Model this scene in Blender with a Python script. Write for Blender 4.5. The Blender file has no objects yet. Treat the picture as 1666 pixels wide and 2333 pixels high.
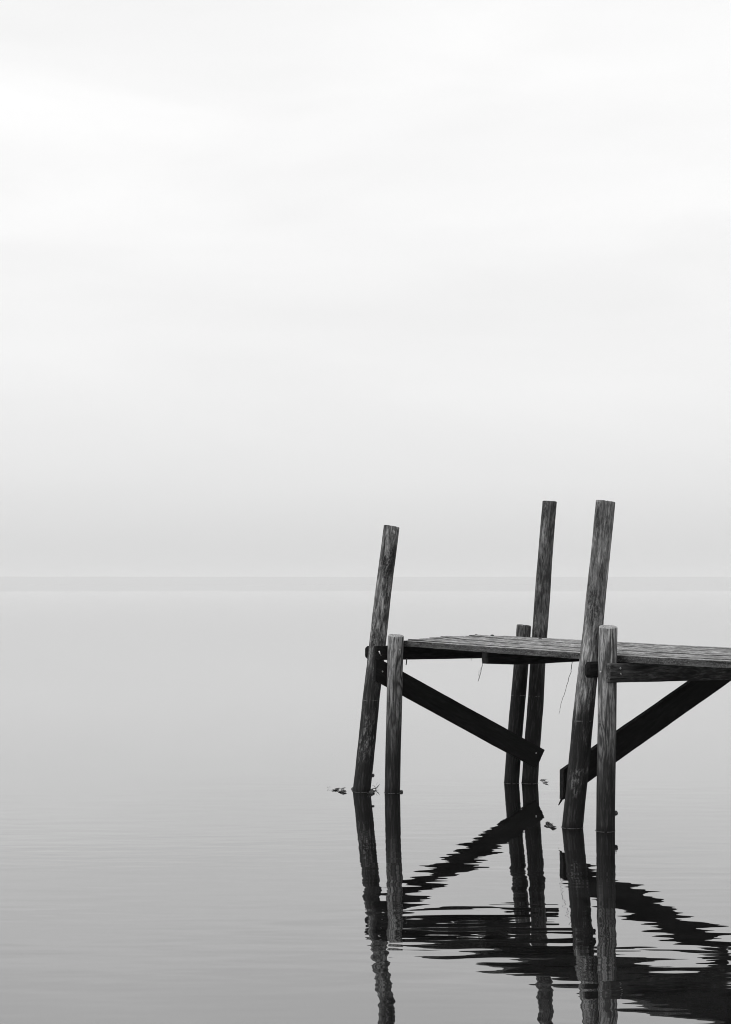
import bpy, bmesh, math, random
from mathutils import Vector, Matrix, noise
random.seed(7)
S = bpy.context.scene
C = bpy.context.collection

# ------------------------------------------------------------------ camera
F, CX, Y0, H = 3880.0, 833.0, 1330.0, 2.0      # focal length (px of the 1666 wide photo), horizon row, eye height
cam_d = bpy.data.cameras.new('camera'); cam = bpy.data.objects.new('camera', cam_d); C.objects.link(cam)
cam.location = (0, 0, H); cam.rotation_euler = (math.pi/2, 0, 0)
cam_d.sensor_fit = 'HORIZONTAL'; cam_d.sensor_width = 36; cam_d.lens = F/1666*36
cam_d.shift_y = (Y0-1166.5)/1666
cam_d.clip_start = .1; cam_d.clip_end = 20000
S.camera = cam

def at(px, py, Y):
    return Vector(((px-CX)*Y/F, Y, H-(py-Y0)*Y/F))

# ------------------------------------------------------------------ node helpers
class NT:
    def __init__(s, tree): s.t = tree; s.n = tree.nodes; s.l = tree.links
    def new(s, kind, **kw):
        n = s.n.new(kind)
        for k, v in kw.items():
            if hasattr(n, k): setattr(n, k, v)
            else: n.inputs[k].default_value = v
        return n
    def inp(s, n, i, v):
        if v is None: return
        if hasattr(v, 'links'): s.l.new(v, n.inputs[i])
        else: n.inputs[i].default_value = v
    def math(s, op, a, b=None, c=None, clamp=False):
        n = s.n.new('ShaderNodeMath'); n.operation = op; n.use_clamp = clamp
        for i, v in enumerate((a, b, c)): s.inp(n, i, v)
        return n.outputs[0]
    def vmath(s, op, a, b=None):
        n = s.n.new('ShaderNodeVectorMath'); n.operation = op
        s.inp(n, 0, a); s.inp(n, 1, b)
        return n.outputs['Value'] if op in ('DOT_PRODUCT', 'LENGTH') else n.outputs[0]
    def noise(s, vec, scale=1, detail=3, rough=.5, dist=0):
        n = s.n.new('ShaderNodeTexNoise'); s.inp(n, 'Vector', vec)
        n.inputs['Scale'].default_value = scale; n.inputs['Detail'].default_value = detail
        n.inputs['Roughness'].default_value = rough; n.inputs['Distortion'].default_value = dist
        return n.outputs['Fac']
    def rng(s, v, a, b, c=0, d=1, smooth=False):
        n = s.n.new('ShaderNodeMapRange'); n.clamp = True
        if smooth: n.interpolation_type = 'SMOOTHSTEP'
        for i, x in enumerate((v, a, b, c, d)): s.inp(n, i, x)
        return n.outputs[0]
    def mixf(s, f, a, b):
        n = s.n.new('ShaderNodeMix'); n.data_type = 'FLOAT'
        s.inp(n, 0, f); s.inp(n, 2, a); s.inp(n, 3, b)
        return n.outputs[0]
    def ramp(s, v, stops):
        n = s.n.new('ShaderNodeValToRGB'); s.inp(n, 0, v); e = n.color_ramp.elements
        while len(e) < len(stops): e.new(.5)
        for el, (p, c) in zip(e, stops): el.position = p; el.color = (c, c, c, 1)
        return n.outputs[0]

def mat(name):
    m = bpy.data.materials.new(name); m.use_nodes = True
    m.node_tree.nodes.clear(); t = NT(m.node_tree)
    out = t.new('ShaderNodeOutputMaterial'); b = t.new('ShaderNodeBsdfPrincipled')
    t.l.new(b.outputs[0], out.inputs[0])
    return m, t, b, out

def grey(t, v):
    n = t.n.new('ShaderNodeCombineColor')
    for i in range(3): t.inp(n, i, v)
    return n.outputs[0]

# wood: axis = which local axis the grain follows
def wood(name, axis, dark, light, ring=.6, ringn=9, blotch=.5, wet_shade=None, wet_shade_col=.012, speck=0, rough=.85, bump=.5, mottle=0, wash=0, salt=0, fine=1.):
    m, t, b, out = mat(name)
    tc = t.new('ShaderNodeTexCoord'); oi = t.new('ShaderNodeObjectInfo')
    off = t.vmath('MULTIPLY', oi.outputs['Random'], (37., 91., 53.))
    co = t.vmath('ADD', tc.outputs['Object'], off)
    def st(a, c): return (c, a, a) if axis == 'X' else (a, a, c)
    lo = t.noise(t.vmath('MULTIPLY', co, st(7, .85)), 1, 2, .5, .35)
    vo = t.n.new('ShaderNodeTexVoronoi'); t.l.new(t.vmath('MULTIPLY', co, st(5.5, 1.9)), vo.inputs['Vector']); vo.inputs['Scale'].default_value = 1
    kd = vo.outputs['Distance']; kfall = t.rng(kd, .0, .42, 1, 0, True)
    lo = t.math('ADD', lo, t.math('MULTIPLY', kfall, .22))
    rings = t.math('SINE', t.math('MULTIPLY', lo, ringn*6.283))
    rings = t.rng(rings, -.2, 1)
    fib = t.noise(t.vmath('MULTIPLY', co, st(95, 13)), 1, 4, .65)
    fib2 = t.noise(t.vmath('MULTIPLY', co, st(36, 5.5)), 1, 6, .72, .6)
    blo = t.noise(t.vmath('MULTIPLY', co, st(8, 3.2)), 1, 6, .68, .5)
    v = t.mixf(fine, .8, t.rng(fib2, .34, .62))
    v = t.math('MULTIPLY', v, t.mixf(ring, 1., t.math('SUBTRACT', 1.05, rings)))
    v = t.math('MULTIPLY', v, t.rng(fib, .36, .56, .25, 1.2))
    v = t.math('MULTIPLY', v, t.mixf(blotch, 1., t.rng(blo, .4, .6)))
    col = t.mixf(v, dark, light)
    crack = t.noise(t.vmath('MULTIPLY', co, st(40, 1.8)), 1, 3, .6, .3)
    crk = t.rng(crack, .63, .67)
    col = t.mixf(t.math('MULTIPLY', crk, .85), col, dark*.4)
    col = t.mixf(t.math('MULTIPLY', t.rng(kd, .13, .07, 0, 1), .8), col, dark*.6)
    if mottle:
        mo = t.noise(t.vmath('MULTIPLY', co, st(80, 34)), 1, 4, .72)
        pat = t.rng(t.noise(t.vmath('MULTIPLY', co, st(5, 2.0)), 1, 2, .5), .5, .62)
        col = t.mixf(t.math('MULTIPLY', t.math('MULTIPLY', t.rng(mo, .47, .56), pat), mottle), col, dark*.5)
    if speck:
        sp = t.noise(co, 75, 4, .8)
        col = t.mixf(t.math('MULTIPLY', t.rng(sp, .52, .64), speck), col, light*1.5)
    if wash:
        w = t.noise(t.vmath('MULTIPLY', co, st(14, 2.5)), 1, 4, .65)
        col = t.mixf(t.math('MULTIPLY', t.rng(w, .63, .72), wash), col, .5)
    geo = t.new('ShaderNodeNewGeometry'); sx = t.new('ShaderNodeSeparateXYZ')
    t.l.new(geo.outputs['Position'], sx.inputs[0]); z = sx.outputs[2]
    rgh = rough
    if wet_shade:      # tide-stained, algae-dark foot: uneven top, reaching higher as painted deck shade on far posts
        wn = t.noise(t.vmath('MULTIPLY', co, st(26, 1.4)), 1, 4, .6)
        zz = t.math('ADD', z, t.math('MULTIPLY', t.math('SUBTRACT', wn, .5), -.9))
        wf = t.rng(zz, wet_shade[1], wet_shade[0], 0, 1, True)
        wc = t.rng(t.noise(t.vmath('MULTIPLY', co, st(60, 6)), 1, 5, .7), .5, .75, wet_shade_col, wet_shade_col*4.5)
        col = t.mixf(wf, col, wc)
        if salt:
            sn = t.noise(t.vmath('MULTIPLY', co, st(46, 13)), 1, 5, .75)
            band = t.math('MULTIPLY', t.rng(z, .12, .45, 0, 1, True), t.rng(z, 1.05, .6, 0, 1, True))
            pt = t.rng(t.noise(t.vmath('MULTIPLY', co, st(8, 2.5)), 1, 3, .5), .5, .66)
            col = t.mixf(t.math('MULTIPLY', t.math('MULTIPLY', t.rng(sn, .5, .72), t.math('MULTIPLY', band, pt)), salt), col, .26)
        rgh = rough
        gp = t.rng(t.noise(co, 22, 2, .6), .46, .56, 0, 1)
        ln = t.math('MULTIPLY', t.math('MULTIPLY', t.rng(z, .871, .874), t.rng(z, .883, .880)), gp)
        col = t.mixf(t.math('MULTIPLY', ln, .45), col, .12)
        low = t.rng(z, .0, .06, .4, 1)
        col = t.math('MULTIPLY', col, low)
    t.l.new(grey(t, col), b.inputs['Base Color'])
    t.inp(b, 'Roughness', rgh)
    b.inputs['Specular IOR Level'].default_value = .12
    bm = t.new('ShaderNodeBump'); bm.inputs['Strength'].default_value = bump; bm.inputs['Distance'].default_value = .004
    h = t.math('ADD', t.math('MULTIPLY', fib, .5), t.math('ADD', fib2, t.math('MULTIPLY', crk, -1.2)))
    t.l.new(h, bm.inputs['Height']); t.l.new(bm.outputs[0], b.inputs['Normal'])
    return m

M = {}
M['long'] = wood('weathered_round_wood', 'Z', .012, .30, ring=.4, ringn=7, blotch=.85, wet_shade=(.9, 1.3), mottle=.9, bump=.7, salt=.8)
M['short'] = wood('sawn_round_wood', 'Z', .02, .29, ring=.9, ringn=8, blotch=.35, fine=.45, wet_shade=(.3, 1.3), wet_shade_col=.011)
M['long_pale'] = wood('pale_round_wood', 'Z', .02, .34, ring=.35, ringn=6, blotch=.6, wet_shade=(.85, 1.2), wet_shade_col=.009, mottle=.8, bump=.7, salt=1.)
M['short_shaded'] = wood('shaded_sawn_round_wood', 'Z', .014, .16, ring=.6, ringn=9, blotch=.4, wet_shade=(.9, 1.5), wet_shade_col=.008)  # dark wood; shade under the deck put into its colour and raised wet band
M['far_long_shaded'] = wood('shaded_round_wood', 'Z', .012, .17, ring=.4, ringn=6, blotch=.7, wet_shade=(.9, 1.5), wet_shade_col=.008, mottle=.8, bump=.7)  # far long post: colour and high wet band include under-deck shade
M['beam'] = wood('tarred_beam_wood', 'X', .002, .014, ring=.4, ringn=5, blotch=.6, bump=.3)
M['beam_pale'] = wood('worn_beam_wood', 'X', .012, .11, ring=.5, ringn=6, blotch=.7)
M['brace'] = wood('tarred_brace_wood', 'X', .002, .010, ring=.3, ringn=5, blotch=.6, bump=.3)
M['plank'] = wood('grey_plank_wood', 'X', .06, .48, ring=.3, ringn=6, blotch=.45, wash=.8, bump=.9, mottle=.55)
M['side'] = wood('rough_plank_edge', 'X', .010, .075, ring=.2, blotch=.5, speck=1., bump=1.)
M['endgrain'] = wood('pale_end_grain', 'Z', .14, .42, ring=.3, blotch=.3, speck=.3)
def plain(name, v, v2, rough=.6, scale=60, metal=0):
    m, t, b, o = mat(name); tc = t.new('ShaderNodeTexCoord')
    n = t.noise(tc.outputs['Object'], scale, 4, .6)
    t.l.new(grey(t, t.mixf(t.rng(n, .35, .65), v, v2)), b.inputs['Base Color'])
    b.inputs['Roughness'].default_value = rough; b.inputs['Metallic'].default_value = metal
    return m
M['weed'] = plain('dark_seaweed', .006, .03, .6)
M['shell'] = plain('dark_shell', .008, .03, .35)
M['steel'] = plain('dull_steel', .25, .5, .35, 90, .9)
M['twig'] = plain('dry_strand', .01, .05, .9)
M['dropping'] = plain('dried_dropping', .02, .06, .9)
M['meniscus_light'] = plain('meniscus_highlight', .03, .10, .7, 90)  # pale colour that paints the light line where water meets a post

# ------------------------------------------------------------------ object helpers
def link(name, bm, m, parent=None, mw=None):
    me = bpy.data.meshes.new(name); bm.normal_update(); bm.to_mesh(me); bm.free()
    for p in me.polygons: p.use_smooth = True
    for x in (m if isinstance(m, (list, tuple)) else [m]): me.materials.append(x)
    o = bpy.data.objects.new(name, me); C.objects.link(o)
    if mw is None: mw = Matrix.Identity(4)
    if parent is not None:
        o.parent = parent; mw = parent.matrix_world_manual.inverted() @ mw if hasattr(parent, 'matrix_world_manual') else PM[parent.name].inverted() @ mw
    PM[o.name] = (PM[parent.name] if parent is not None else Matrix.Identity(4)) @ mw
    o.matrix_local = mw if parent is not None else o.matrix_local
    if parent is None: o.matrix_world = mw
    return o
PM = {}
def tag(o, label=None, cat=None, group=None, kind=None):
    for k, v in (('label', label), ('category', cat), ('group', group), ('kind', kind)):
        if v: o[k] = v
    return o
def sharp(o, ang=40):
    me = o.data; bm = bmesh.new(); bm.from_mesh(me)
    for e in bm.edges:
        if len(e.link_faces) == 2 and e.calc_face_angle(0) > math.radians(ang): e.smooth = False
    bm.to_mesh(me); bm.free()

def frame(o, xdir, up=Vector((0, 0, 1))):
    x = xdir.normalized(); y = up.cross(x).normalized(); z = x.cross(y)
    return Matrix(((x.x, y.x, z.x, o.x), (x.y, y.y, z.y, o.y), (x.z, y.z, z.z, o.z), (0, 0, 0, 1)))
def zframe(o, zdir):
    z = zdir.normalized(); x = Vector((1, 0, 0)); y = z.cross(x).normalized(); x = y.cross(z)
    return Matrix(((x.x, y.x, z.x, o.x), (x.y, y.y, z.y, o.y), (x.z, y.z, z.z, o.z), (0, 0, 0, 1)))

def post(name, foot, top, r0, r1, m, parent, lump=.05, groove=.0022, bendx=0, tilt=(0, 0), label=None, cham=.004):
    foot = Vector(foot); top = Vector(top); L = (top-foot).length
    mw = zframe(foot, top-foot); seed = random.random()*50
    bm = bmesh.new(); NS, dz = 72, .022
    nz = int((L+.9)/dz); rings = []
    for i in range(nz+1):
        z = -.9+(L+.9)*i/nz
        if i == nz-1: z = L-cham
        f = z/L; r = r0+(r1-r0)*max(f, 0)
        row = []
        edge = L-z
        for k in range(NS):
            a = 2*math.pi*k/NS; ca, sa = math.cos(a), math.sin(a)
            n1 = noise.noise(Vector((ca*1.1+seed, sa*1.1, z*1.3)))
            n2 = noise.noise(Vector((ca*9, sa*9+seed, z*1.6)))
            n3 = noise.noise(Vector((ca*22+seed, sa*22, z*5)))
            n4 = noise.noise(Vector((ca*3, sa*3+seed, z*7)))
            rr = r*(1+lump*n1)+groove*n2*1.6+groove*.8*n3+lump*.03*n4
            cr = max(0, n2-.45)*.02; rr -= cr
            zz = z
            if i == nz: rr -= cham
            if i >= nz-1: zz += tilt[0]*ca*r+tilt[1]*sa*r+.003*n3
            bx = bendx*math.sin(math.pi*max(0, min(1, f)))
            row.append(bm.verts.new((ca*rr+bx+.006*noise.noise(Vector((seed, 1, z*1.5))), sa*rr, zz)))
        rings.append(row)
    for a_, b_ in zip(rings, rings[1:]):
        for k in range(NS):
            f = bm.faces.new((a_[k], a_[(k+1) % NS], b_[(k+1) % NS], b_[k])); f.material_index = 1 if b_ is rings[-1] else 0
    prev = rings[-1]
    for q in (.8, .55, .3):
        row = [bm.verts.new((v.co.x*q, v.co.y*q, (v.co.z-L)*q+L+.002+.003*noise.noise(Vector((v.co.x*60, v.co.y*60, seed))))) for v in rings[-1]]
        for k in range(NS):
            f = bm.faces.new((prev[k], prev[(k+1) % NS], row[(k+1) % NS], row[k])); f.material_index = 1
        prev = row
    f = bm.faces.new(prev); f.material_index = 1
    o = link(name, bm, m, parent, mw); sharp(o, 50)
    if label: o['label'] = label
    o['_L'] = L
    del o['_L']
    return o

def board(name, p1, p2, hgt, thk, m, parent, up=Vector((0, 0, 1)), shear1=0, shear2=0, bev=.007, rough=.002, under=None, step=.04, label=None):
    """rectangular timber from p1 to p2 (centre line); shear tilts its end cuts"""
    p1 = Vector(p1); p2 = Vector(p2); L = (p2-p1).length
    mw = frame(p1, p2-p1, up); seed = random.random()*60
    bm = bmesh.new(); n = max(4, int(L/step)); rings = []
    hy, hz = thk/2, hgt/2
    prof = []
    def seg(a, b, c):
        for i in range(c): prof.append((a[0]+(b[0]-a[0])*i/c, a[1]+(b[1]-a[1])*i/c))
    y1, z1 = hy-bev, hz-bev
    seg((-y1, -hz), (y1, -hz), 4); seg((y1, -hz), (hy, -z1), 2); seg((hy, -z1), (hy, z1), 8); seg((hy, z1), (y1, hz), 2)
    seg((y1, hz), (-y1, hz), 4); seg((-y1, hz), (-hy, z1), 2); seg((-hy, z1), (-hy, -z1), 8); seg((-hy, -z1), (-y1, -hz), 2)
    xs = [0, bev]+[L*i/n for i in range(1, n)]+[L-bev, L]
    for j, x in enumerate(xs):
        q = 1-(bev*.8/hy if j in (0, len(xs)-1) else 0); qz = 1-(bev*.8/hz if j in (0, len(xs)-1) else 0)
        f = x/L; row = []
        for (y, z) in prof:
            if under and z < -z1+.001: z = z+under(x)
            n1 = noise.noise(Vector((x*3, y*25+seed, z*25))); n2 = noise.noise(Vector((x*14+seed, y*60, z*60)))
            d = rough*(n1+.6*n2)
            s = shear1*(1-f)*max(0, 1-x/.5)+shear2*f*max(0, 1-(L-x)/.5)
            row.append(bm.verts.new((x+s*z+(.003*n2 if j in (0, len(xs)-1) else 0), y*q+d*(1 if y > 0 else -1), z*qz+d*(1 if z > 0 else -1))))
        rings.append(row)
    N = len(prof)
    for a_, b_ in zip(rings, rings[1:]):
        for k in range(N): bm.faces.new((a_[k], b_[k], b_[(k+1) % N], a_[(k+1) % N]))
    bm.faces.new(list(reversed(rings[0]))) if False else bm.faces.new(rings[0])
    bm.faces.new(list(reversed(rings[-1])))
    bmesh.ops.recalc_face_normals(bm, faces=bm.faces)
    o = link(name, bm, m, parent, mw); sharp(o, 35)
    if label: o['label'] = label
    return o

def tube(bm, pts, r0, r1, ns=6):
    pts = [Vector(p) for p in pts]; rings = []
    for i, p in enumerate(pts):
        t = (pts[min(i+1, len(pts)-1)]-pts[max(i-1, 0)]).normalized()
        a = t.orthogonal().normalized(); b = t.cross(a); r = r0+(r1-r0)*i/(len(pts)-1)
        rings.append([bm.verts.new(p+a*r*math.cos(6.283*k/ns)+b*r*math.sin(6.283*k/ns)) for k in range(ns)])
    for x, y in zip(rings, rings[1:]):
        for k in range(ns): bm.faces.new((x[k], x[(k+1) % ns], y[(k+1) % ns], y[k]))
    bm.faces.new(list(reversed(rings[0]))); bm.faces.new(rings[-1])
def blob(bm, c, r, amp=.3, seed=0, sub=2):
    g = bmesh.ops.create_icosphere(bm, subdivisions=sub, radius=1)
    for v in g['verts']:
        k = 1+amp*noise.noise(v.co*1.7+Vector((seed, 0, 0)))
        v.co = Vector(c)+Vector((v.co.x*r[0]*k, v.co.y*r[1]*k, v.co.z*r[2]*k))

# ------------------------------------------------------------------ the jetty
ORG = Vector((1.1, 15.3, 0))
jet = bpy.data.objects.new('jetty', None); C.objects.link(jet); jet.location = ORG
PM[jet.name] = Matrix.Translation(ORG)
tag(jet, 'weathered wooden jetty with round posts and dark diagonal braces standing in calm water', 'jetty')
nD = Vector((.5546, -.832, 0)); dD = Vector((.832, .5546, 0)); dL = Vector((.902, .432, 0))

A0 = at(824, 1803, H*F/(1803-Y0)); B0 = at(894, 1806, H*F/(1806-Y0)); C0 = at(1166, 1784, H*F/(1784-Y0))
D0 = at(1207.5, 1784, H*F/(1784-Y0)); E0 = at(1304, 1885, H*F/(1885-Y0)); F0 = at(1379.5, 1893, H*F/(1893-Y0))
lp = [M['long'], M['long']]; sp = [M['short'], M['endgrain']]
pA = post('long_post', A0, at(892, 1199, 16.50), .085, .076, lp, jet, bendx=-.006, tilt=(-.05, 0), label='long leaning post at the open end of the jetty, knot near its top')
pB = post('short_post', B0, at(902.5, 1447, 16.34), .0735, .0755, sp, jet, lump=.035, groove=.0014, tilt=(-.03, .11), cham=.009, label='short upright post at the open near corner')
pC = post('short_post', C0, at(1193.7, 1424, 17.22), .0745, .073, [M['short_shaded'], M['short']], jet, lump=.035, groove=.0014, tilt=(-.02, .06), cham=.008, label='short post on the far side')
pD = post('long_post', D0, at(1253, 1142, 16.94), .082, .0715, [M['far_long_shaded']]*2, jet, bendx=-.004, label='long post on the far side')
pE = post('long_post', E0, at(1381, 1142, 13.97), .085, .080, [M['long_pale']]*2, jet, tilt=(-.03, 0), label='long leaning post on the near side, thickest in the picture')
pF = post('short_post', F0, at(1386, 1427, 13.79), .0755, .0755, sp, jet, lump=.03, groove=.0014, tilt=(-.01, .12), cham=.009, label='short upright post on the near side with bold wood grain')
# rear pair of the second frame and the next frame landward (outside the picture)
offR = Vector((1.74, 1.12, 0))
def more(name, ref, foot, dtop, m, r): post(name, foot, Vector(foot)+dtop, r, r*.95, m, jet)
more('short_post', pC, E0+offR+Vector((.0, .08, 0)), Vector((.09, .04, 1.7)), sp, .076)
more('long_post', pD, E0+offR+Vector((.2, 0, 0)), Vector((.2, -.15, 2.75)), lp, .085)
for base in (E0, E0+offR):
    more('long_post', pE, base+nD*3.04, Vector((.25, 0, 2.7)), lp, .085)
    more('short_post', pF, base+nD*3.04+Vector((.25, -.19, 0)), Vector((.02, 0, 1.65)), sp, .0755)

def deck_z(u, s):            # top of the deck; u across (0 near .. 1.3 far), s along from the open end
    k = min(1, max(0, s/3.04)); n = 1.45+(1.416-1.45)*k; f = 1.476+(1.455-1.476)*k
    return n+(f-n)*u/1.3
P0 = Vector((.36, 16.385, 0))
rnd = random.Random(3); NP, PW = 11, .1185
lift = [0, .006, .012, .021, .024, .016, .017, .022, .012, .008, .002]
for i in range(NP):
    bm = bmesh.new(); w = PW-rnd.uniform(.009, .014); u0 = i*PW; s0 = -.06+rnd.uniform(-.025, .025); s1 = 5.4; th = .052
    seed = i*7.3; tw = rnd.uniform(-.002, .002); dz = rnd.uniform(-.004, .003)
    prof = []
    G = 6
    for g in range(G*4+1):
        x = g/(G*4); ph = (x*G) % 1
        z = -.0035 if (.4 < ph < .6) and 0 < g < G*4 else 0
        prof.append((x*w, z, 0))
    prof = [(0, -th, 1), (0, -.03, 1), (0, -.014, 1), (0, -.004, 1)]+[(min(max(a, .003), w-.003), b, 0) for a, b, c in prof]+[(w, -.004, 1), (w, -.014, 1), (w, -.03, 1), (w, -th, 1), (w*.5, -th, 1)]
    n = int((s1-s0)/.03); rings = []
    for j in range(n+1):
        s = s0+(s1-s0)*j/n; row = []
        for (u, z, q) in prof:
            base = deck_z(u0+u, s)+dz+lift[i]*math.exp(-max(s, 0)/.55)+.0025*noise.noise(Vector((s*1.1, seed, 0)))+tw*(u/w-.5)
            nn = noise.noise(Vector((s*9, u*90+seed, z*90))); n2 = noise.noise(Vector((s*30+seed, u*60, z*60)))
            edge = (.0045*n2+.0025*nn)
            uu = u0+u; zz = z
            if q: uu += edge*(-1 if u < w/2 else 1)
            if z <= -.05: zz += edge
            if q == 0: zz += .0018*nn+.001*n2
            ss = s-(.006*n2+.004*nn if j == 0 else 0)
            p = P0+dD*uu+nD*ss
            row.append(bm.verts.new((p.x, p.y, base+zz)))
        rings.append(row)
    N = len(prof)
    for a_, b_ in zip(rings, rings[1:]):
        for k in range(N):
            f = bm.faces.new((a_[k], b_[k], b_[(k+1) % N], a_[(k+1) % N]))
            if prof[k][2] or prof[(k+1) % N][2]: f.material_index = 1
    for r in (rings[0], list(reversed(rings[-1]))):
        f = bm.faces.new(r); f.material_index = 1
    bmesh.ops.recalc_face_normals(bm, faces=bm.faces)
    o0 = P0+dD*u0+Vector((0, 0, 1.45)); mw = frame(o0, nD)
    bmesh.ops.transform(bm, matrix=mw.inverted(), verts=bm.verts)
    pl = link('deck_plank', bm, [M['plank'], M['side']], jet, mw); sharp(pl, 30)
    for s in (.3, 1.52, 3.1):      # nail heads over each beam
        pass

def ring(parent, foot, r):  # thin pale tubes painting the highlight of the water meniscus round a post
    bm = bmesh.new(); R = random.Random(int(foot.x*1000)); a = R.uniform(0, 1)
    while a < 6.6:
        n = R.randint(5, 16); pts = []
        for k in range(n):
            rr = r*(1+.03*noise.noise(Vector((math.cos(a)*2, math.sin(a)*2, foot.x*9))))+.004+R.uniform(-.0008, .0008)
            pts.append(Vector((foot.x+math.cos(a)*rr, foot.y+math.sin(a)*rr, .0015))); a += .07
        tube(bm, pts, .0016, .0012, 5); a += R.uniform(.0, .22)
    o = link('waterline_highlight', bm, M['meniscus_light'], parent); return o
for p_, f_, r_ in ((pA, A0, .086), (pB, B0, .075), (pC, C0, .076), (pD, D0, .083), (pE, E0, .086), (pF, F0, .0765)):
    ring(p_, f_, r_)['kind'] = 'stuff'
# cross beams -----------------------------------------------------------
UP = Vector((0, 0, 1))
def beamz(P, zt, zb): return Vector((P.x, P.y, (zt+zb)/2))
pB2 = Vector((.201, 16.40, 0)); end2 = Vector((1.95, 17.24, 0))
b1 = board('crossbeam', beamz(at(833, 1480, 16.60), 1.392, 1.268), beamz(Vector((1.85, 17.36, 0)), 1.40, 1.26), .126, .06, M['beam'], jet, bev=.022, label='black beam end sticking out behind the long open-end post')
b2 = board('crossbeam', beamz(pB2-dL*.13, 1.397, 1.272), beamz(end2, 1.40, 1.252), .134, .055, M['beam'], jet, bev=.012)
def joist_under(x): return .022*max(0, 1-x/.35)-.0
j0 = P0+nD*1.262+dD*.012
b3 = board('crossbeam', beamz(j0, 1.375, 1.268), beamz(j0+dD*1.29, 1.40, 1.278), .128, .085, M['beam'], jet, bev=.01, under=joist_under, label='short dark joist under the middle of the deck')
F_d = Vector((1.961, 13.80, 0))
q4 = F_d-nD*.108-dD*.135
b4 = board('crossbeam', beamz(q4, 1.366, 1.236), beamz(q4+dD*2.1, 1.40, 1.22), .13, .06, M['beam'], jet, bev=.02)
q5 = F_d+nD*.106-dD*.09
b5 = board('crossbeam', beamz(q5, 1.364, 1.204), beamz(q5+dD*2.1, 1.345, 1.165), .155, .06, M['beam_pale'], jet, bev=.006, label='worn beam bolted to the front of the near short post, end paler')
for off in (-.108, .106):
    q = F_d+nD*(3.04+off)-dD*.1
    board('crossbeam', beamz(q, 1.36, 1.22), beamz(q+dD*2.1, 1.38, 1.22), .135, .06, M['beam'], jet)

# diagonal braces --------------------------------------------------------
a1 = at(854, 1523, 16.355); a2 = at(1230, 1729.5, 17.01)
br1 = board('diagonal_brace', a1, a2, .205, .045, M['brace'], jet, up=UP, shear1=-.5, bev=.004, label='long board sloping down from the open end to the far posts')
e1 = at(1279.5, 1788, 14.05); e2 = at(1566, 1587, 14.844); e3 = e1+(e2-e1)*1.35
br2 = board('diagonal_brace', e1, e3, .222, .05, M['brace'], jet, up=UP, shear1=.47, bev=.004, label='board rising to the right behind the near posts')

# fixings ----------------------------------------------------------------
def screw(parent, p, d, r=.009):
    bm = bmesh.new()
    bmesh.ops.create_uvsphere(bm, u_segments=12, v_segments=6, radius=r)
    for v in bm.verts: v.co.z *= .5
    p = Vector(p)
    return link('screw', bm, M['steel'], parent, zframe(p, Vector(d)))
y5 = q5+nD*.031
for (px, py) in ((1414, 1523), (1415, 1535.5)):
    t = (px-CX)/F; k = (t*y5.y-y5.x)/(dD.x-t*dD.y); P = y5+dD*k
    screw(b5, (P.x, P.y, H-(py-Y0)*P.y/F), nD)
screw(pB, at(911, 1480, 16.272)+Vector((0, .0, 0)), (.2, -1, 0), .008)
screw(pF, at(1369, 1531, 13.735), (-.3, -1, 0), .008)
screw(br1, at(872, 1530, 16.33), (.4, -.9, 0), .008)
screw(br1, at(1162, 1713, 16.94), (.4, -.9, 0), .006)
screw(br1, at(1222, 1716, 16.965), (.4, -.9, 0), .008)
bm = bmesh.new(); tube(bm, [at(864, 1483, 16.27), at(866, 1489, 16.27), at(868.5, 1494, 16.28)], .006, .005)
link('bent_nail', bm, M['steel'], b2)
bm = bmesh.new(); tube(bm, [at(927, 1500, 16.36), at(926.5, 1508, 16.36), at(925.5, 1515, 16.36)], .006, .005)
link('bent_nail', bm, M['shell'], b2)
# hook-shaped splinter below the right brace
bm = bmesh.new(); tube(bm, [at(1281, 1818, 14.02), at(1279, 1824, 14.02), at(1276, 1829, 14.02), at(1273, 1835, 14.02)], .012, .004)
link('splinter', bm, M['brace'], br2)
# knot near the top of the open-end post
bm = bmesh.new(); blob(bm, (0, 0, 0), (.026, .012, .02), .3, 3); link('knot', bm, M['short'], pA, Matrix.Translation(at(896, 1213, 16.43)))

# ------------------------------------------------------------------ small things
G1 = 'small dark shells on the posts'
def shell(px, py, Y, r, label):
    bm = bmesh.new(); blob(bm, (0, 0, 0), (r, r*.9, r*1.1), .22, px)
    for k in range(3):
        blob(bm, (r*.5*math.cos(k*2), -.3*r, r*.5*math.sin(k*2.2)), (r*.5, r*.5, r*.5), .3, k)
    o = link('sea_snail', bm, M['shell'], None, Matrix.Translation(at(px, py, Y)))
    tag(o, label, 'sea snail', G1)
shell(850, 1767, 16.44, .0165, 'small dark sea snail on the side of the long post at the open end')
shell(914.5, 1804.5, 16.33, .019, 'small dark sea snail at the waterline of the short open-corner post')
shell(1403, 1853, 13.8, .020, 'small dark sea snail above the water on the near short post right side')

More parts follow.
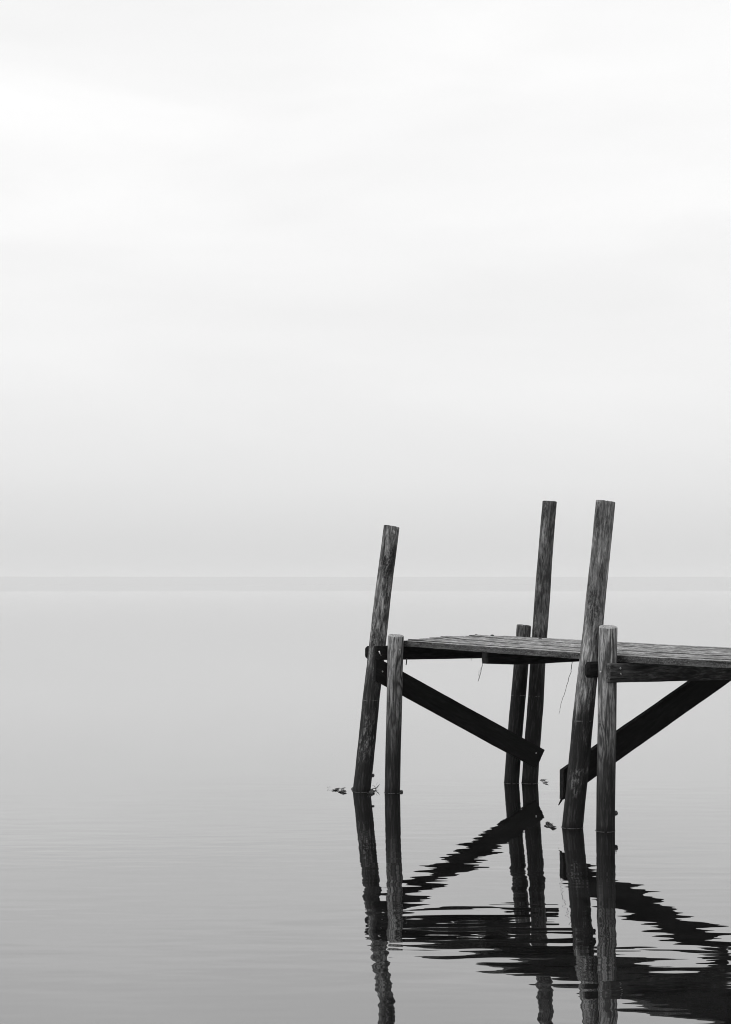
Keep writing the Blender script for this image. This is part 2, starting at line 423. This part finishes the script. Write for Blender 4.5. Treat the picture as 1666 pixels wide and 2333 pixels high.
def strand(pts, Y, r, label, fork=None):
    bm = bmesh.new(); R = random.Random(int(pts[0][0]))
    def path(pp):
        out = []
        for a, b in zip(pp, pp[1:]):
            for k in range(6):
                f = k/6; out.append(at(a[0]+(b[0]-a[0])*f+R.uniform(-.9, .9), a[1]+(b[1]-a[1])*f, Y+R.uniform(-.004, .004)))
        out.append(at(pp[-1][0], pp[-1][1], Y)); return out
    tube(bm, path(pts), r, r*.45, 5)
    for fk in (fork or []): tube(bm, path(fk), r*.5, r*.3, 5)
    o = link('hanging_strand', bm, M['twig'], None)
    tag(o, label, 'strand', 'dry weed strands hanging from the deck')
strand([(1304.5, 1505), (1301, 1531), (1291, 1563), (1279, 1604), (1274, 1627)], 15.95, .0032, 'long thin dry strand hanging under the deck beside the near long post')
strand([(1100, 1506), (1099, 1517), (1096, 1530), (1090, 1551)], 15.36, .0032, 'short forked dry strand hanging from the end of the middle joist',
       [[(1098, 1520), (1092, 1530), (1090.5, 1540)], [(1096, 1531), (1093, 1545), (1089, 1553)]])
strand([(1074, 1497), (1074.5, 1505)], 15.6, .003, 'tiny stub of dry strand under the deck left of the middle joist')

def weed(name, pieces, label, cat='seaweed', group='scraps of seaweed floating by the posts'):
    """pieces: (px, py, length m, heading, width m) flat leaf ribbons lying on the water, some lifted"""
    bm = bmesh.new(); R = random.Random(int(pieces[0][0]*7))
    base = at(pieces[0][0], pieces[0][1], H*F/(pieces[0][1]-Y0))
    for (px, py, L, hd, w, up) in pieces:
        Yw = H*F/(pieces[0][1]-Y0) if up else H*F/(py-Y0)
        p = at(px, py, Yw)
        for r_ in range(3):
            h2 = hd+R.uniform(-.5, .5); q = p.copy()+Vector((R.uniform(-.01, .01), R.uniform(-.01, .01), .004)); pts = []
            for k in range(7):
                f = k/6; pts.append(q.copy()); h2 += R.uniform(-.35, .35)
                q += Vector((math.cos(h2)*L/6, R.uniform(-.01, .01), (math.sin(h2)*L/6 if up else R.uniform(-.002, .004))))
            prev = None
            rings = []
            for k, s in enumerate(pts):
                ww = w*(.35+.65*math.sin(math.pi*min(1, .15+k/7)))*R.uniform(.7, 1.2)
                rings.append([bm.verts.new(s+Vector(v)) for v in ((0, -ww, 0), (0, 0, ww*.55), (0, ww, 0), (0, 0, -ww*.4))])
            for x, y in zip(rings, rings[1:]):
                for k in range(4): bm.faces.new((x[k], x[(k+1) % 4], y[(k+1) % 4], y[k]))
            bm.faces.new(rings[0]); bm.faces.new(list(reversed(rings[-1])))
    roots = [at(q[0], q[1], H*F/(pieces[0][1]-Y0) if q[5] else H*F/(q[1]-Y0))+Vector((0, 0, .004)) for q in pieces]
    for a_, b_ in zip(roots, roots[1:]): tube(bm, [a_, (a_+b_)/2+Vector((0, .004, .003)), b_], .003, .0025, 5)
    bmesh.ops.recalc_face_normals(bm, faces=bm.faces)
    mw = Matrix.Translation(base); bmesh.ops.transform(bm, matrix=mw.inverted(), verts=bm.verts)
    tag(link(name, bm, M['weed'], None, mw), label, cat, group)
weed('seaweed', [(764, 1799, .05, .1, .008, 0), (768, 1801, .06, 2.5, .012, 0), (773, 1805, .05, .3, .014, 0), (780, 1806, .04, 0, .012, 0), (777, 1798, .05, .3, .006, 0)],
     'ragged scrap of dark seaweed floating left of the open-end post')
weed('seaweed', [(750, 1797, .022, 1.5, .006, 1)], 'tiny upright weed tip, farthest left on the water')
weed('seaweed', [(801, 1798, .03, .2, .01, 1), (804, 1803, .03, .3, .008, 0)], 'small dark leaf touching the left of the open-end post at waterline')
weed('seaweed', [(846, 1799, .08, .1, .004, 1), (858, 1797, .06, .7, .005, 1), (856, 1800, .05, -.5, .006, 1), (860, 1803, .06, -1.3, .006, 1), (862, 1814, .035, .1, .009, 1), (854, 1793, .03, 2, .003, 1)],
     'curved weed stalk with leaves between the open-end posts')
weed('seaweed', [(842, 1806, .06, -1.2, .03, 0), (840, 1810, .05, -1, .028, 0), (846, 1808, .05, -1.2, .025, 0), (843, 1802, .04, -1.2, .02, 0)],
     'shaggy clump of weed at the foot of the open-end long post')
weed('seaweed', [(1232, 1778, .05, .1, .005, 1), (1237, 1777, .04, -.2, .004, 1), (1238, 1785, .05, .2, .006, 0), (1243, 1784, .02, .4, .005, 0)],
     'thin weed scraps right of the far long post')
weed('seaweed', [(1246, 1876, .035, -.6, .016, 0), (1250, 1882, .04, -.4, .014, 0), (1256, 1886, .04, .0, .012, 0), (1242, 1882, .03, 0, .008, 0)],
     'dark leafy weed floating between far and near posts')

def on_deck(px, u, label, r):
    # point on the deck top seen at column px, u across
    t = (px-CX)/F; a = P0+dD*u; s = (t*a.y-a.x)/(nD.x-t*nD.y); a = a+nD*s
    i = int(u/PW); z = deck_z(u, s)+lift[i]*math.exp(-max(s, 0)/.55)+r*.45
    bm = bmesh.new(); blob(bm, (0, 0, 0), (r*1.3, r, r*.7), .4, px); blob(bm, (r*.8, 0, -r*.1), (r*.6, r*.7, r*.5), .4, px+3)
    tag(link('dirt_lump', bm, M['dropping'], None, Matrix.Translation((a.x, a.y, z))), label, 'debris', 'dark crumbs lying on the deck')
on_deck(1085, .98, 'dark crumb on the deck edge, leftmost of three', .013)
on_deck(1121.5, 1.03, 'dark crumb on the deck left of the far short post', .014)
on_deck(1231, 1.06, 'dark crumb on the deck in front of the far long post', .012)

# ------------------------------------------------------------------ water
m, t, b, out = mat('calm_water'); t.n.remove(b)
geo = t.new('ShaderNodeNewGeometry'); pos = geo.outputs['Position']
sx = t.new('ShaderNodeSeparateXYZ'); t.l.new(pos, sx.inputs[0])
def wv(scale, rot, detail=1.5, rough=.45, dist=0.):
    mp = t.new('ShaderNodeMapping'); t.l.new(pos, mp.inputs[0])
    mp.inputs['Rotation'].default_value = (0, 0, rot); mp.inputs['Scale'].default_value = scale
    return t.noise(mp.outputs[0], 1, detail, rough, dist)
n1 = wv((2.4, 6.2, 1), .05, 1., .35)          # short low ripples, long crested
n2 = wv((1.6, 15, 1), -.07, 1.5, .5)
n3 = wv((1.1, 2.6, 1), .1, 1)
patch = t.rng(wv((.12, .4, 1), .1, 2), .35, .65, .3, 1.2)
near = t.math('MULTIPLY', t.rng(sx.outputs[1], 8.0, 14, .85, .75), t.rng(sx.outputs[1], 12, 18.5, 1, .12, True))
far = t.rng(sx.outputs[1], 20, 200, 1, .25)
amp = t.math('MULTIPLY', t.math('MULTIPLY', near, far), patch)
h = t.math('ADD', t.math('MULTIPLY', n1, .0027), t.math('ADD', t.math('MULTIPLY', n2, .00022), t.math('MULTIPLY', n3, .0048)))
h = t.math('MULTIPLY', h, amp)
bm_ = t.new('ShaderNodeBump'); bm_.inputs['Strength'].default_value = 1; bm_.inputs['Distance'].default_value = 1
t.l.new(h, bm_.inputs['Height'])
fr = t.new('ShaderNodeFresnel'); fr.inputs['IOR'].default_value = 1.333; t.l.new(bm_.outputs[0], fr.inputs['Normal'])
gl = t.new('ShaderNodeBsdfGlossy'); gl.inputs['Roughness'].default_value = .008; gl.inputs['Color'].default_value = (1, 1, 1, 1)
t.l.new(bm_.outputs[0], gl.inputs['Normal'])
df = t.new('ShaderNodeBsdfDiffuse')
silt = t.noise(t.vmath('MULTIPLY', pos, (1.6, 2.4, 1)), 1, 5, .6, .4)
t.l.new(grey(t, t.rng(silt,   .35, .75, .003, .014)), df.inputs['Color'])
mx = t.new('ShaderNodeMixShader')
t.l.new(t.math('MULTIPLY', t.math('POWER', fr.outputs[0], .58), t.rng(fr.outputs[0], .2, .65, .9, 1)), mx.inputs[0]); t.l.new(df.outputs[0], mx.inputs[1]); t.l.new(gl.outputs[0], mx.inputs[2])
t.l.new(mx.outputs[0], out.inputs[0])
bm = bmesh.new()
ys = [-40, -10, 0, 5, 10, 15, 20, 30, 50, 100, 250, 600, 1500, 4000, 12100]
xs = [-7500, -2500, -800, -200, -50, -15, -5, 0, 5, 15, 50, 200, 800, 2500, 7500]
g = [[bm.verts.new((x, y, 0)) for x in xs] for y in ys]
for i in range(len(ys)-1):
    for j in range(len(xs)-1): bm.faces.new((g[i][j], g[i][j+1], g[i+1][j+1], g[i+1][j]))
tag(link('water', bm, m), kind='structure')

# ------------------------------------------------------------------ far shore
bm = bmesh.new(); rows = []
for k, (dy, hf) in enumerate(((0, 0), (75, .6), (180, .88), (400, 1.), (800, .9), (1200, 0))):
    row = []
    for i in range(221):
        x = -7200+14400*i/220
        hh = 52+4*noise.noise(Vector((x*.0005, 3.1, 0)))+2.4*noise.noise(Vector((x*.004, 1.1, k)))+1.5*noise.noise(Vector((x*.017, 9, k)))
        row.append(bm.verts.new((x, 12000+dy, hh*hf-.5*(hf == 0))))
    rows.append(row)
for a_, b_ in zip(rows, rows[1:]):
    for i in range(220): bm.faces.new((a_[i], a_[i+1], b_[i+1], b_[i]))
tag(link('far_shore', bm, plain('wooded_shore', .03, .08, .95, .02)), kind='structure')

# ------------------------------------------------------------------ haze
bm = bmesh.new(); bmesh.ops.create_cube(bm, size=1)
for v in bm.verts: v.co = Vector((v.co.x*15600, 6620+v.co.y*13400, -2+(v.co.z+.5)*66))
hm = bpy.data.materials.new('haze'); hm.use_nodes = True; hm.node_tree.nodes.clear(); ht = NT(hm.node_tree)
o_ = ht.new('ShaderNodeOutputMaterial'); pv = ht.new('ShaderNodeVolumePrincipled')
pv.inputs['Color'].default_value = (.845, .845, .845, 1); pv.inputs['Density'].default_value = .00019
ht.l.new(pv.outputs[0], o_.inputs['Volume'])
tag(link('haze', bm, hm), kind='stuff')

# ------------------------------------------------------------------ light
sun_d = bpy.data.lights.new('sun', 'SUN'); sun = bpy.data.objects.new('sun', sun_d); C.objects.link(sun)
sun_d.energy = 1.35; sun_d.angle = math.radians(18)
SD = Vector((-.93, -.22, .48)).normalized()
sun.rotation_euler = SD.to_track_quat('Z', 'Y').to_euler()
W = bpy.data.worlds.new('World'); S.world = W; W.use_nodes = True; W.node_tree.nodes.clear(); w = NT(W.node_tree)
wo = w.new('ShaderNodeOutputWorld'); bg = w.new('ShaderNodeBackground'); tc = w.new('ShaderNodeTexCoord')
d = tc.outputs['Generated']; s3 = w.new('ShaderNodeSeparateXYZ'); w.l.new(d, s3.inputs[0])
sky = w.new('ShaderNodeTexSky'); sky.sky_type = 'NISHITA'; sky.sun_disc = False
sky.sun_elevation = math.asin(SD.z); sky.sun_rotation = math.atan2(SD.x, SD.y); sky.dust_density = 5; sky.air_density = 1
bw = w.new('ShaderNodeRGBToBW'); w.l.new(sky.outputs[0], bw.inputs[0])
# overcast layer: brightness by elevation, plus very soft stretched cloud
el = w.ramp(w.math('MULTIPLY', s3.outputs[2], 1), [(0, .595), (.02, .635), (.06, .745), (.11, .815), (.185, .86), (.25, .885), (.33, .875), (.6, .95), (1, 1)])
mp = w.new('ShaderNodeMapping'); w.l.new(d, mp.inputs[0]); mp.inputs['Scale'].default_value = (3.2, 1, 15); mp.inputs['Rotation'].default_value = (0, .06, 0)
cl = w.noise(mp.outputs[0], 1, 4, .5, .5)
clf = w.math('MULTIPLY', w.math('SUBTRACT', cl, .5), w.rng(s3.outputs[2], .02, .2, .0, .24))
side = w.rng(w.vmath('DOT_PRODUCT', d, (-.86, -.5, .1)), -.3, .9, .80, 1.25, True)
side = w.math('ADD', side, 0)
lay = w.math('MULTIPLY', w.math('ADD', el, clf), side)
mixv = w.mixf(.06, lay, w.math('MULTIPLY', bw.outputs[0], .1))
w.l.new(grey(w, mixv), bg.inputs[0]); bg.inputs[1].default_value = 1.42
w.l.new(bg.outputs[0], wo.inputs[0])

# ------------------------------------------------------------------ render settings
S.view_settings.view_transform = 'Standard'; S.view_settings.look = 'None'; S.view_settings.exposure = 0; S.view_settings.gamma = 1
S.view_settings.use_curve_mapping = False
S.cycles.use_denoising = True
try: S.cycles.denoiser = 'OPENIMAGEDENOISE'
except Exception: pass
S.cycles.max_bounces = 6; S.cycles.volume_bounces = 1; S.cycles.glossy_bounces = 3; S.cycles.diffuse_bounces = 3
S.cycles.filter_width = 1.0
